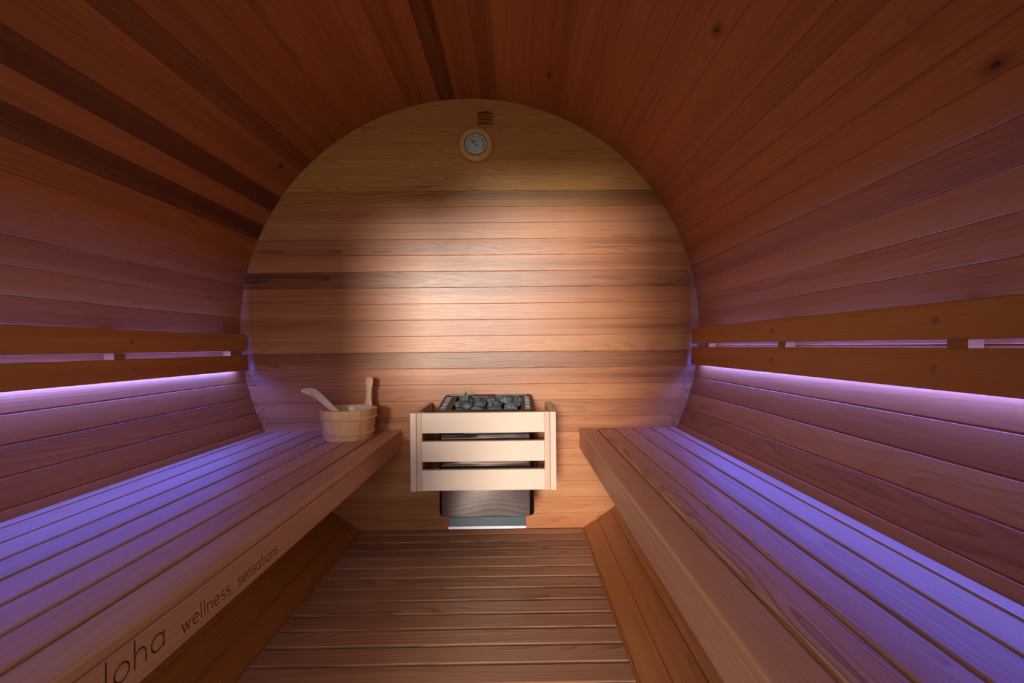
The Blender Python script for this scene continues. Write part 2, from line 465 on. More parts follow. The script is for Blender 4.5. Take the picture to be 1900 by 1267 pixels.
# ------------------------------------------------------------------ plank walls at both ends
def plank_mesh(z0, z1, yf, t, xa=None, xb=None, sgn=1, c=0.0017):
    """horizontal plank between z0 and z1, ends cut to the barrel curve unless xa / xb given;
    sgn=+1: face towards -Y (back wall); -1: face towards +Y."""
    bm = bmesh.new(); n = 6
    zs = [z0, z0 + c] + [z0 + c + (z1 - z0 - 2 * c) * i / n for i in range(1, n)] + [z1 - c, z1]
    zs = [z for z in zs if abs(z - ZC) < 1.002]
    front, back = [], []
    for z in zs:
        h = chord(z, 1.0025)
        x0 = -h if xa is None else xa; x1 = h if xb is None else xb
        y = yf + (sgn * c if (z - z0 < 1e-6 or z1 - z < 1e-6) else 0)
        front.append((bm.verts.new((x0, y, z)), bm.verts.new((x1, y, z))))
        back.append((bm.verts.new((x0, yf + sgn * t, z)), bm.verts.new((x1, yf + sgn * t, z))))
    for i in range(len(zs) - 1):
        f0, f1, b0, b1 = front[i], front[i + 1], back[i], back[i + 1]
        bm.faces.new((f0[0], f0[1], f1[1], f1[0])); bm.faces.new((b0[0], b1[0], b1[1], b0[1]))
        bm.faces.new((f0[0], f1[0], b1[0], b0[0])); bm.faces.new((f0[1], b0[1], b1[1], f1[1]))
    bm.faces.new((front[0][0], back[0][0], back[0][1], front[0][1])); bm.faces.new((front[-1][0], front[-1][1], back[-1][1], back[-1][0]))
    xs = [v.co.x for v in bm.verts]; ctr = Vector(((min(xs) + max(xs)) / 2, yf + sgn * t / 2, (z0 + z1) / 2))
    for v in bm.verts: v.co -= ctr
    # local frame: X along, Y height, Z depth
    for v in bm.verts: v.co = Vector((v.co.x, v.co.z, -v.co.y))
    mw = frame_matrix(ctr, (1, 0, 0), (0, 0, 1), (0, -1, 0))
    return from_bm(bm, 'plank'), mw


def disc(name, y0, y1, label, hole=None):
    bm = bmesh.new(); n = 64
    a = [bm.verts.new((1.0 * math.sin(2 * math.pi * k / n), y0, ZC + 1.0 * math.cos(2 * math.pi * k / n))) for k in range(n)]
    b2 = [bm.verts.new((v.co.x, y1, v.co.z)) for v in a]
    for k in range(n): bm.faces.new((a[k], a[(k + 1) % n], b2[(k + 1) % n], b2[k]))
    bm.faces.new(a); bm.faces.new(b2[::-1])
    o = obj(name, from_bm(bm, name), 'felt'); o['kind'] = 'structure'; o['label'] = label
    return o


wall_back = disc('wall_back', D + 0.031, D + 0.037, 'round end wall of horizontal cedar planks behind the heater')
ZJ = 1.12
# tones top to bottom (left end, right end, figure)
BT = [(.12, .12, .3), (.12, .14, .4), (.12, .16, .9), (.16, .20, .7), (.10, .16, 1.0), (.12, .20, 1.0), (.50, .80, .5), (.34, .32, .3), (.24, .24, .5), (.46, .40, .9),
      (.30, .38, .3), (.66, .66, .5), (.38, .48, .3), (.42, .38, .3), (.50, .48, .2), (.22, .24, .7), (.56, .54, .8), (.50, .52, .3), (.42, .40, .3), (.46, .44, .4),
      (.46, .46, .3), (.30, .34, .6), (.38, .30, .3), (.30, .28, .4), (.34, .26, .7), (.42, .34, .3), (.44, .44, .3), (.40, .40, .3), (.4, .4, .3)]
ztop = ZJ + PL * 10
i = 0
while True:
    z1 = min(ztop - PL * i + PL, ZC + 1.001); z0 = ztop - PL * i
    if z1 < ZC - 0.99: break
    z0c = max(z0, ZC - 1.0)
    me, mw = plank_mesh(z0c, z1, D, 0.030)
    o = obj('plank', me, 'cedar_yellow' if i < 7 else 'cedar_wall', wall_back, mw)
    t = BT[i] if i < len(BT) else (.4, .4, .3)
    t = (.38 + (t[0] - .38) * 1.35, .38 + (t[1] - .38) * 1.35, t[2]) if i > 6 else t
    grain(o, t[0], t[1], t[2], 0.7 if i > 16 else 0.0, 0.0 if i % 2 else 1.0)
    i += 1

# front wall, behind the camera: planks around a wide glazed opening with a glass door
OX0, OX1, OZ0, OZ1, OZ2 = -0.70, 0.46, 0.06, 1.57, 1.73
MULL = (-0.28, 0.36)
SILL = 0.78
wall_front = empty('wall_front', (0, FY, 0), kind='structure', label='plank front wall around a wide glazed opening')
zz0 = ZC - 1.0; cuts = [OZ0, SILL, OZ1, OZ2]
zl = [ZC - 0.999]
z = ztop - PL * 28
while z < ZC + 0.999:
    if z > zl[-1] + 0.004: zl.append(z)
    z += PL
zl.append(ZC + 0.999)
zl = sorted(zl + cuts)
for z0, z1 in zip(zl[:-1], zl[1:]):
    if z1 - z0 < 0.006: continue
    inside = z0 > OZ0 - 1e-4 and z1 < OZ2 + 1e-4
    wa, wb = ((OX0 if z0 > SILL - 1e-4 else MULL[0]), OX1) if z1 < OZ1 + 1e-4 else MULL
    if not inside:
        me, mw = plank_mesh(z0, z1, FY, 0.030, sgn=-1); q = random.uniform(.25, .5)
        grain(obj('plank', me, 'cedar_wall', wall_front, mw), q, q)
    else:
        hmin = min(chord(z0), chord(z1))
        for xa, xb in ((None, wa), (wb, None)):
            if hmin < abs(wa if xa is None else wb) + 0.01: continue
            me, mw = plank_mesh(z0, z1, FY, 0.030, xa, xb, sgn=-1); q = random.uniform(.25, .5)
            grain(obj('plank', me, 'cedar_wall', wall_front, mw), q, q)
# door and side lights


def glazed(name, x0, x1, z0, z1, label, fw=0.022, handle=False):
    r = empty(name, ((x0 + x1) / 2, FY - 0.015, z0), kind='structure', label=label)
    t = 0.03
    for (a, b2, c, d) in ((x0, x0 + fw, z0, z1), (x1 - fw, x1, z0, z1), (x0 + fw, x1 - fw, z0, z0 + fw), (x0 + fw, x1 - fw, z1 - fw, z1)):
        obj('frame_rail', from_bm(box_bm(a, b2, FY - t, FY, c, d), 'frame_rail'), 'frame_dark', r)
    bm = bmesh.new()
    v = [bm.verts.new(p) for p in ((x0 + fw, FY - 0.015, z0 + fw), (x1 - fw, FY - 0.015, z0 + fw), (x1 - fw, FY - 0.015, z1 - fw), (x0 + fw, FY - 0.015, z1 - fw))]
    bm.faces.new(v)
    obj('glass_pane', from_bm(bm, 'glass_pane'), 'glass', r)
    if handle:
        obj('door_handle', from_bm(bevel(box_bm(x1 - 0.018, x1 - 0.004, FY + 0.0, FY + 0.03, 0.80, 1.0), 0.004), 'door_handle'), 'pale', r)
    return r


glazed('window_1', OX0, MULL[0], SILL, OZ1, 'narrow glass side light of the front wall beside the wide bench')
glazed('door_1', MULL[0], MULL[1], OZ0, OZ2, 'clear glass sauna door in a slim dark frame', handle=True)
glazed('window_2', MULL[1], OX1, OZ0, OZ1, 'narrow glass side light of the front wall beside the narrow bench')

# ------------------------------------------------------------------ floor
FLH = chord(0.0) - 0.004
fb = bmesh.new()
for x in (-0.33, 0.0, 0.33):
    box_bm(x - 0.02, x + 0.02, FY + 0.01, D - 0.005, ZC - chord(abs(x) + 0.02) + 0.001 if False else -0.055, -0.0225, fb)
floor = obj('floor', from_bm(fb, 'floor'), 'floor'); floor['kind'] = 'structure'
grain(floor, 0.5); floor['label'] = 'slatted cedar duckboard floor between the benches'
FP = 0.0711
y = D - 0.003
k = 0
FT = [.5, .55, .62, .5, .36, .34, .5, .52, .46, .5, .36, .42, .34, .4]
while y > FY + 0.03:
    y0 = max(y - FP, FY + 0.003) if k else 1.926 - 0.0005
    w = y - y0 - 0.006
    me = extrude_x(rect_profile(w, 0.022, 0.005, 3, (1, 1, 0, 0)), -FLH + 0.003, FLH - 0.003, 'plank')
    o = obj('plank', me, 'floor', floor, ALONG_X((0, y0 + 0.003 + w / 2, -0.011)))
    t = FT[k] if k < len(FT) else random.uniform(.35, .5)
    grain(o, t, t + random.uniform(-.08, .08), random.choice((.25, .4, .6)))
    y = y0; k += 1


# ------------------------------------------------------------------ benches
def bench(side, xs, label, text=False):
    """xs: gap centre lines from the front edge to the wall"""
    s = -1 if side == 'left' else 1
    y0, y1 = FY + 0.006, D - 0.004
    yc, Ln = (y0 + y1) / 2, y1 - y0
    xf = xs[0]
    r = empty('bench', (xf + s * 0.2, yc, 0.3), label=label, category='bench')
    T = 0.020
    for i, (a, b2) in enumerate(zip(xs[:-1], xs[1:])):
        lo, hi = min(a, b2), max(a, b2)
        g = 0.0035
        if i == 0:
            if s < 0: lo += g
            else: hi -= g
        else:
            lo += g; hi -= g
        w = hi - lo
        t = (0.30 + 0.10 * math.sin(i * 2.1 + (0 if s < 0 else 1)))
        figure = 0.2
        if s > 0: figure = (.1, 1.0, .9, .4, .2, .2, .1)[i]
        if i == 0:
            # front slat: soft nosing on the outer edge
            cr_ = (1, 1, 1, 1)
            prof = rect_profile(w, T, 0.006, 4, cr_)
        else:
            prof = rect_profile(w, T, 0.003, 2)
        me = extrude_x(prof, -Ln / 2, Ln / 2, 'seat_slat')
        o = obj('seat_slat', me, 'bench', r, ALONG_Y(((lo + hi) / 2, yc, ZB - T / 2)))
        grain(o, t, t + 0.04, figure)
    # fascia under the front slat
    fz0, fz1, ft = 0.345, ZB - T - 0.0015, 0.024
    fx = xf + s * (0.003 + ft / 2)
    me = extrude_x(rect_profile(ft, fz1 - fz0, 0.003, 2), -Ln / 2, Ln / 2, 'fascia_board')
    fo = obj('fascia_board', me, 'bench', r, ALONG_Y((fx, yc, (fz0 + fz1) / 2)))
    grain(fo, 0.32, 0.30, 0.15)
    # bearers from fascia to the barrel wall
    for yb in (FY + 0.06, 0.75, D - 0.05):
        xe = s * (chord(ZB - T - 0.001) - 0.004); xe2 = s * (chord(0.36) - 0.004)
        xa = xf + s * (0.003 + ft)
        bm = bmesh.new()
        pts = [(xa, ZB - T - 0.0005), (xe, ZB - T - 0.0005), (xe2, 0.36), (xa, 0.36)]
        A = [bm.verts.new((p[0], yb - 0.02, p[1])) for p in pts]; B = [bm.verts.new((p[0], yb + 0.02, p[1])) for p in pts]
        for i in range(4): bm.faces.new((A[i], A[(i + 1) % 4], B[(i + 1) % 4], B[i]))
        bm.faces.new(A); bm.faces.new(B[::-1])
        grain(obj('bearer', from_bm(bm, 'bearer'), 'bench', r), 0.4)
    return r, fo, (fx - s * ft / 2, yc, fz0, fz1)


bl, fascia_l, finfo = bench('left', [XL, -0.3785, -0.4545, -0.532, -0.613, -0.691, -0.771, -0.851, -(chord(ZB - 0.01) - 0.002)],
                            'wide cedar slat bench with routed lettering along its front board')
br, fascia_r, _ = bench('right', [XR, 0.543, 0.6205, 0.697, 0.7765, 0.850, chord(ZB - 0.01) - 0.002],
                        'narrower cedar slat bench with a plain front board and nothing on it')


# routed lettering on the left fascia: single-stroke letters cut as half-round grooves
def arc(cx, cy, rx, ry, a0, a1, n=14):
    return [(cx + rx * math.cos(math.radians(a0 + (a1 - a0) * i / n)), cy + ry * math.sin(math.radians(a0 + (a1 - a0) * i / n))) for i in range(n + 1)]


GL = {  # strokes in x-height units, advance
    'a': ([arc(.5, .5, .5, .5, 0, 360, 20), [(1.0, 1.0), (1.0, 0.0)]], 1.38),
    'l': ([[(0.1, 1.75), (0.1, 0.0)]], .62),
    'o': ([arc(.5, .5, .5, .5, 0, 360, 20)], 1.38),
    'h': ([[(0, 1.75), (0, 0)], [(0, .55)] + arc(.42, .55, .42, .45, 180, 0, 10) + [(.84, 0)]], 1.25),
    'w': ([[(0, 1), (.32, 0)], [(.32, 0), (.65, .95)], [(.65, .95), (.98, 0)], [(.98, 0), (1.3, 1)]], 1.72),
    'e': ([[(.02, .52), (.98, .52)] + arc(.5, .5, .5, .5, 2, 320, 18)], 1.36),
    'n': ([[(0, 1), (0, 0)], [(0, .55)] + arc(.42, .55, .42, .45, 180, 0, 10) + [(.84, 0)]], 1.25),
    's': ([arc(.4, .74, .34, .26, 40, 250, 10) + arc(.4, .25, .36, .25, 80, -150, 10)], 1.12),
    't': ([[(.3, 1.5), (.3, .22)] + arc(.5, .22, .2, .22, 180, 280, 5), [(0, 1), (.62, 1)]], .98),
    'i': ([[(0.1, 1), (0.1, 0)], [(.1, 1.42), (.1, 1.46)]], .60), ' ': ([], .9)}


def carve(fo, info):
    fx, yc, fz0, fz1 = info
    cutter = bmesh.new()

    def write(word, y_start, y_end, zbase, xh, rad, shear=0.0):
        tot = sum(GL[c][1] for c in word) - 0.38
        sx = (y_end - y_start) / tot; pen = 0.0
        for ch in word:
            for st in GL[ch][0]:
                closed = len(st) > 12 and abs(st[0][0] - st[-1][0]) < 1e-6 and abs(st[0][1] - st[-1][1]) < 1e-6
                st = [p for q_, p in enumerate(st) if q_ == 0 or abs(p[0] - st[q_ - 1][0]) + abs(p[1] - st[q_ - 1][1]) > 1e-4]
                pts = [(fx - 0.0011, y_start + (pen + x) * sx + shear * zz_ * xh, zbase + zz_ * xh) for x, zz_ in (st[:-1] if closed else st)]
                tb = tube(pts, rad, 8, True, closed)
                me_ = from_bm(tb, 'tmp'); cutter.from_mesh(me_); bpy.data.meshes.remove(me_)
            pen += GL[ch][1]
    write('aloha', 0.535, 0.6595, 0.3680, 0.0228, 0.0018)
    write('wellness', 0.696, 0.8105, 0.3610, 0.0155, 0.0016, -0.1)
    write('sensations', 0.8335, 0.9675, 0.3605, 0.0152, 0.0016, -0.1)
    cme = from_bm(cutter, 'cutter')
    for p in cme.polygons: p.material_index = 1
    fo.data.materials.append(M['lettering'])
    cme.materials.append(M['bench']); cme.materials.append(M['lettering'])
    co = bpy.data.objects.new('cutter', cme); C.objects.link(co)
    md = fo.modifiers.new('carve', 'BOOLEAN'); md.operation = 'DIFFERENCE'; md.solver = 'EXACT'; md.use_self = True; md.object = co
    bpy.context.view_layer.update()
    dg = bpy.context.evaluated_depsgraph_get()
    me2 = bpy.data.meshes.new_from_object(fo.evaluated_get(dg))
    fo.modifiers.clear()
    if len(me2.polygons) > 50:
        fo.data = me2
    bpy.data.objects.remove(co); bpy.data.meshes.remove(cme)
    print('fascia polys', len(fo.data.polygons))


carve(fascia_l, finfo)


# ------------------------------------------------------------------ backrests and LED strips
def backrest(s, zs, x_top, x_bot, spacers, plugs, label, led_label, ly0):
    """zs: (upper top, upper bottom, lower top, lower bottom); x: front face"""
    y0, y1 = FY + 0.02, 1.945
    yc, Ln = (y0 + y1) / 2, y1 - y0
    t = 0.018
    r = empty('backrest', (s * 0.97, yc, zs[3]), label=label, category='backrest')

    def fx(z): return x_top + (x_bot - x_top) * (zs[0] - z) / (zs[0] - zs[3])
    for i, (za, zb) in enumerate(((zs[0], zs[1]), (zs[2], zs[3]))):
        d = Vector((fx(za) - fx(zb), 0, za - zb)); w = d.length; d.normalize()
        nrm = Vector((d.z * s, 0, -d.x * s))             # towards the wall
        ctr = Vector(((fx(za) + fx(zb)) / 2, yc, (za + zb) / 2)) + nrm * t / 2
        mw = frame_matrix(ctr, (0, 1, 0), d, Vector((0, 1, 0)).cross(d))
        bo = board('back_board', Ln, w, t, 'cedar', r, mw, 0.0025, 2, tone=(.30, .34)[i], figure=0.1)
        for yp in plugs:
            c = Vector((fx((za + zb) / 2), yp, (za + zb) / 2)) - nrm * 0.0004
            pl = lathe([(0, 0.001), (0.0035, 0.001), (0.0042, 0.0004), (0.0062, 0.0016), (0.0072, 0.0008), (0.0072, -0.002)], 18)
            zz_ = -nrm
            obj('screw_plug', from_bm(pl, 'screw_plug', True), 'plug', bo, frame_matrix(c, (0, 1, 0), zz_.cross(Vector((0, 1, 0))), zz_))
    for ys in spacers:
        bm = bmesh.new(); A = []; B = []
        zt, zb2 = zs[0] - 0.01, zs[3] + 0.024
        pts = []
        for k in range(7):
            z = zt + (zb2 - zt) * k / 6; pts.append((s * (chord(z) - 0.0006), z))
        for z in (zb2, zt): pts.append((fx(z) + s * (t + 0.0004), z))
        A = [bm.verts.new((p[0], ys - 0.019, p[1])) for p in pts]; B = [bm.verts.new((p[0], ys + 0.019, p[1])) for p in pts]
        n = len(pts)
        for i in range(n): bm.faces.new((A[i], A[(i + 1) % n], B[(i + 1) % n], B[i]))
        bm.faces.new(A); bm.faces.new(B[::-1])
        grain(obj('spacer', from_bm(bm, 'spacer'), 'cedar', r), 0.3)
    # light strip: diffuser tube running behind the lower board
    zl = zs[3] + (0.0150 if s > 0 else 0.0110)
    xw = s * (chord(zl))
    xb = fx(zl) + s * t
    xm = (xw + xb) / 2
    lr = empty('led_strip', (xm, (ly0 + y1) / 2, zl), label=led_label, category='light strip')
    tb = tube([(xm, ly0, zl), (xm, y1 - 0.03, zl)], 0.0055, 12)
    obj('diffuser_tube', from_bm(tb, 'diffuser_tube', True), 'led', lr)
    yy = ly0 + 0.1
    while yy < y1:
        bm = box_bm(min(xm + s * 0.005, xw - s * 0.001), max(xm + s * 0.005, xw - s * 0.001), yy - 0.006, yy + 0.006, zl - 0.001, zl + 0.004)
        obj('clip', from_bm(bm, 'clip'), 'alu', lr)
        yy += 0.46
    return r


backrest(1, (0.862, 0.796, 0.781, 0.706), 0.953, 0.945, (1.83, 1.31, 0.785, 0.26, -0.25), (1.89, 1.33, 0.808, 0.28, -0.22),
         'two dark orange backrest boards above the narrow plain bench', 'glowing violet light strip behind the backrest above the narrow plain bench', 0.34)
backrest(-1, (0.852, 0.782, 0.764, 0.700), -0.952, -0.940, (1.88, 1.345, 0.80, 0.26, -0.25), (1.93, 1.367, 0.82, 0.28, -0.22),
         'two dark orange backrest boards above the wide lettered bench', 'glowing violet light strip behind the backrest above the wide lettered bench', 0.74)


# ------------------------------------------------------------------ heater guard
GX0, GX1, GY, GZ0, GZ1 = -0.191, 0.341, 1.662, 0.266, 0.550
g = empty('heater_guard', (0.075, GY, GZ0), label='pale wooden guard rail of three slats around the heater', category='guard rail')
for xa in (GX0, GX1 - 0.022):
    w = D - 0.002 - GY
    me = extrude_x(rect_profile(w, 0.022, 0.0025, 2), -(GZ1 - GZ0) / 2, (GZ1 - GZ0) / 2, 'side_board')
    mw = frame_matrix((xa + 0.011, GY + w / 2, (GZ0 + GZ1) / 2), (0, 0, 1), (0, 1, 0), (-1, 0, 0))
    grain(obj('side_board', me, 'pale', g, mw), .35, .3, .2)
for xa in (GX0 + 0.0228, GX1 - 0.0428):
    me = extrude_x(rect_profile(0.020, 0.040, 0.002, 2), -(GZ1 - GZ0) / 2, (GZ1 - GZ0) / 2, 'corner_post')
    grain(obj('corner_post', me, 'pale', g, UPRIGHT((xa + 0.010, GY + 0.0215, (GZ0 + GZ1) / 2))), .62, .6, .2)
for za, zb in ((0.550, 0.476), (0.446, 0.372), (0.342, 0.267)):
    x0, x1 = GX0 + 0.0432, GX1 - 0.0432
    me = extrude_x(rect_profile(za - zb, 0.020, 0.002, 2), -(x1 - x0) / 2, (x1 - x0) / 2, 'guard_slat')
    grain(obj('guard_slat', me, 'pale', g, frame_matrix(((x0 + x1) / 2, GY + 0.010, (za + zb) / 2), (1, 0, 0), (0, 0, 1), (0, -1, 0))), .12, .1, .2)

# ------------------------------------------------------------------ electric heater
HX0, HX1, HY0, HY1, HZ0 = -0.097, 0.261, 1.705, 1.955, 0.157
HXC, HW = (HX0 + HX1) / 2, HX1 - HX0
h = empty('sauna_heater', (HXC, (HY0 + HY1) / 2, HZ0), label='brown steel electric heater hung on the plank end wall', category='heater')
ZTF, ZTB = 0.536, 0.574     # body top, front and back (top slopes up to the wall)


def rounded_rect(x0, x1, y0, y1, r, seg=5):
    pts = []
    for cx_, cy_, a0 in ((x1 - r, y1 - r, 0), (x0 + r, y1 - r, 90), (x0 + r, y0 + r, 180), (x1 - r, y0 + r, 270)):
        for k in range(seg + 1):
            a = math.radians(a0 + 90 * k / seg); pts.append((cx_ + r * math.cos(a), cy_ + r * math.sin(a)))
    return pts


def ztop_h(y): return ZTF + (ZTB - ZTF) * (y - HY0) / (HY1 - HY0)


bm = bmesh.new()
out = rounded_rect(HX0, HX1, HY0, HY1, 0.022); inn = rounded_rect(HX0 + 0.006, HX1 - 0.006, HY0 + 0.006, HY1 - 0.006, 0.017)
o0 = [bm.verts.new((x, y, HZ0 + 0.006)) for x, y in out]; oa = [bm.verts.new((HXC + (x - HXC) * .985, y + (0.003 if y < 1.8 else -0.003), HZ0)) for x, y in out]
o1 = [bm.verts.new((x, y, ztop_h(y))) for x, y in out]
i1 = [bm.verts.new((x, y, ztop_h(y))) for x, y in inn]; i0 = [bm.verts.new((x, y, 0.44)) for x, y in inn]
n = len(out)
for A, B in ((oa, o0), (o0, o1), (o1, i1), (i1, i0)):
    for k in range(n): bm.faces.new((A[k], A[(k + 1) % n], B[(k + 1) % n], B[k]))
bm.faces.new(oa[::-1]); bm.faces.new(i0)
body = obj('body', from_bm(bm, 'body'), 'dark_steel', h)
for p in body.data.polygons: p.use_smooth = len(p.vertices) == 4 and abs(p.normal.z) < 0.3


# front panels, slightly dished polished sheet
def panel(z0, z1, mat, x0=HX0 + 0.013, x1=HX1 - 0.018, y=HY0 - 0.004, dish=0.004, nx=26, nz=6):
    bm = bmesh.new(); G = []
    for i in range(nx + 1):
        u = i / nx; col_ = []
        for j in range(nz + 1):
            v = j / nz
            yy = y - dish * math.sin(math.pi * v) * 0.35 + 0.003 * math.sin(2 * math.pi * (u * 1.0 + 0.15)) * (v - 0.3)
            col_.append(bm.verts.new((x0 + (x1 - x0) * u, yy, z0 + (z1 - z0) * v)))
        G.append(col_)
    back = [[bm.verts.new((v.co.x, HY0 - 0.0004, v.co.z)) for v in c_] for c_ in G]
    for i in range(nx):
        for j in range(nz):
            bm.faces.new((G[i][j], G[i + 1][j], G[i + 1][j + 1], G[i][j + 1]))
    for i in range(nx):
        bm.faces.new((G[i][0], back[i][0], back[i + 1][0], G[i + 1][0])); bm.faces.new((G[i][nz], G[i + 1][nz], back[i + 1][nz], back[i][nz]))
    for j in range(nz):
        bm.faces.new((G[0][j], G[0][j + 1], back[0][j + 1], back[0][j])); bm.faces.new((G[nx][j], back[nx][j], back[nx][j + 1], G[nx][j + 1]))
    return obj('front_panel', from_bm(bm, 'front_panel', True), mat, h)


panel(0.1585, 0.352, 'panel_steel')
panel(0.357, 0.462, 'panel_steel')
panel(0.466, 0.530, 'panel_steel')

# top rim with openings
bm = bmesh.new()
RX0, RX1, RY0, RY1 = HX0 - 0.010, HX1 - 0.002, 1.700, 1.960
zt = lambda y: 0.547 + 0.0375 * (y - 1.70) / 0.25
out = rounded_rect(RX0, RX1, RY0, RY1, 0.018, 4); inn = rounded_rect(RX0 + 0.056, RX1 - 0.044, RY0 + 0.030, RY1 - 0.034, 0.008, 4)
lv = lambda pts, dz, dr=0: [bm.verts.new((x, y, zt(y) + dz)) for x, y in pts]
a, b2, c_, d_ = lv(out, -0.012), lv(out, -0.002), lv(rounded_rect(RX0 + 0.003, RX1 - 0.003, RY0 + 0.003, RY1 - 0.003, 0.016, 4), 0.0), lv(inn, 0.0)
e_, f2 = lv(inn, -0.02), lv(out, -0.012)
n = len(out)
for A, B in ((a, b2), (b2, c_), (c_, d_), (d_, e_)):
    for k in range(n): bm.faces.new((A[k], A[(k + 1) % n], B[(k + 1) % n], B[k]))
bmesh.ops.remove_doubles(bm, verts=bm.verts, dist=1e-6)
rim = obj('top_rim', from_bm(bm, 'top_rim'), 'black', h)
slope = math.atan2(0.0375, 0.25)
for x0, x1 in ((RX0 + 0.012, RX0 + 0.032), (RX1 - 0.028, RX1 - 0.010)):
    for k in range(9):
        y = RY0 + 0.045 + k * 0.0205
        me = from_bm(box_bm(x0, x1, y - 0.0055, y + 0.0055, zt(y) - 0.004, zt(y) + 0.0009), 'vent_slot')
        obj('vent_slot', me, 'slot', rim)
y = RY1 - 0.016
obj('vent_slot', from_bm(box_bm(RX0 + 0.02, RX0 + 0.12, y - 0.004, y + 0.004, zt(y) - 0.004, zt(y) + 0.0009), 'vent_slot'), 'slot', rim)
obj('vent_slot', from_bm(box_bm(RX1 - 0.15, RX1 - 0.02, y - 0.004, y + 0.004, zt(y) - 0.004, zt(y) + 0.0009), 'vent_slot'), 'slot', rim)
# terminal box below
bx = obj('terminal_box', from_bm(bevel(box_bm(-0.060, 0.228, 1.705, 1.90, 0.121, HZ0 - 0.001), 0.002, 1), 'terminal_box'), 'grey_enamel', h)
obj('edge_strip', from_bm(box_bm(-0.0605, 0.2285, 1.702, 1.712, 0.112, 0.1215), 'edge_strip'), 'silver', bx)
# red supply cable
cb = tube([(0.276, 1.93, 0.50), (0.278, 1.91, 0.42), (0.281, 1.90, 0.34), (0.281, 1.905, 0.29), (0.274, 1.92, 0.255), (0.268, 1.93, 0.235), (0.258, 1.94, 0.225)], 0.0032, 8)
obj('cable', from_bm(cb, 'cable', True), 'red_cable', h)
# wall brackets
for x in (HX0 + 0.05, HX1 - 0.05):
    obj('wall_bracket', from_bm(box_bm(x - 0.012, x + 0.012, HY1 - 0.002, D - 0.0005, 0.25, 0.45), 'wall_bracket'), 'dark_steel', h)


# ------------------------------------------------------------------ stones
def stone(cx_, cy_, cz_, sx, sy, sz, seed, label, spike=0.0):
    rnd = random.Random(seed)
    bm = bmesh.new(); bmesh.ops.create_icosphere(bm, subdivisions=3, radius=1.0)
    planes = []
    for _ in range(11):
        v = Vector((rnd.gauss(0, 1), rnd.gauss(0, 1), rnd.gauss(0, 1))).normalized(); planes.append((v, rnd.uniform(0.62, 0.95)))
    fq = [(Vector((rnd.uniform(-4, 4), rnd.uniform(-4, 4), rnd.uniform(-4, 4))), rnd.uniform(0, 6)) for _ in range(5)]
    for v in bm.verts:
        p = v.co.copy()
        for nrm, d in planes:
            q = p.dot(nrm)
            if q > d: p -= nrm * (q - d)
        p *= 1 + sum(0.022 * math.sin(f.dot(p) * 1.8 + ph) for f, ph in fq)
        if spike and p.z > 0.1:
            k = min(1.0, max(0.0, (p.z - 0.1) / 0.9))
            p.x = p.x * (1 - k) ** 0.9 + 0.12 * k; p.y *= (1 - k) ** 0.9; p.z += spike * k
        v.co = Vector((p.x * sx, p.y * sy, p.z * sz))
    me = from_bm(bm, 'sauna_stone')
    o = obj('sauna_stone', me, 'stone', None, Matrix.Translation((cx_, cy_, cz_)) @ Matrix.Rotation(rnd.uniform(0, 6.28) if not spike else 0, 4, 'Z'))
    o['label'] = label; o['category'] = 'stone'
    o['group'] = 'stones in the heater tray'
    return o


sx0, sx1 = RX0 + 0.060, RX1 - 0.048
lab = 'rough dark grey stone heaped in the heater tray'
k = 0
for j, (yy, nst) in enumerate(((1.752, 4), (1.820, 4), (1.885, 4))):
    for i in range(nst):
        xx = sx0 + 0.034 + (sx1 - sx0 - 0.068) * i / (nst - 1)
        rr = 0.0335
        stone(xx + random.uniform(-.004, .004), yy + random.uniform(-.004, .004), zt(yy) - 0.018 + random.uniform(-.003, .005), rr, rr * .95, rr * 0.78, 20 + k, lab); k += 1
stone(-0.010, 1.852, zt(1.84) + 0.012, 0.020, 0.016, 0.016, 77, 'sharp pointed dark stone standing up from the heap in the heater tray', spike=1.0)
stone(0.155, 1.845, zt(1.84) + 0.008, 0.034, 0.030, 0.018, 78, 'flat pale-veined stone lying on top of the heap in the heater tray')
for xx, yy, rr in ((0.005, 1.785, .024), (0.105, 1.80, .026), (0.195, 1.79, .024), (0.09, 1.865, .026), (0.04, 1.86, .022), (-0.03, 1.80, .022), (0.205, 1.85, .022)):
    stone(xx, yy, zt(yy) + 0.001, rr, rr * .9, rr * .62, 200 + int(xx * 1000), 'small broken stone chip filling gaps on the heap in the heater tray')
stone(0.055, 1.790, zt(1.79) + 0.006, 0.030, 0.026, 0.015, 79, 'small low dark stone wedged on the heap beside the pointed stone')

# ------------------------------------------------------------------ bucket
BX, BY, BH = -0.4715, 1.822, 0.119
RB, RT, WT = 0.0905, 0.1085, 0.011
bk = empty('bucket', (BX, BY, ZB), label='pale pine stave bucket with two wooden hoops on the wide bench', category='bucket')
NS = 18


def rad_at(z): return RB + (RT - RB) * z / BH


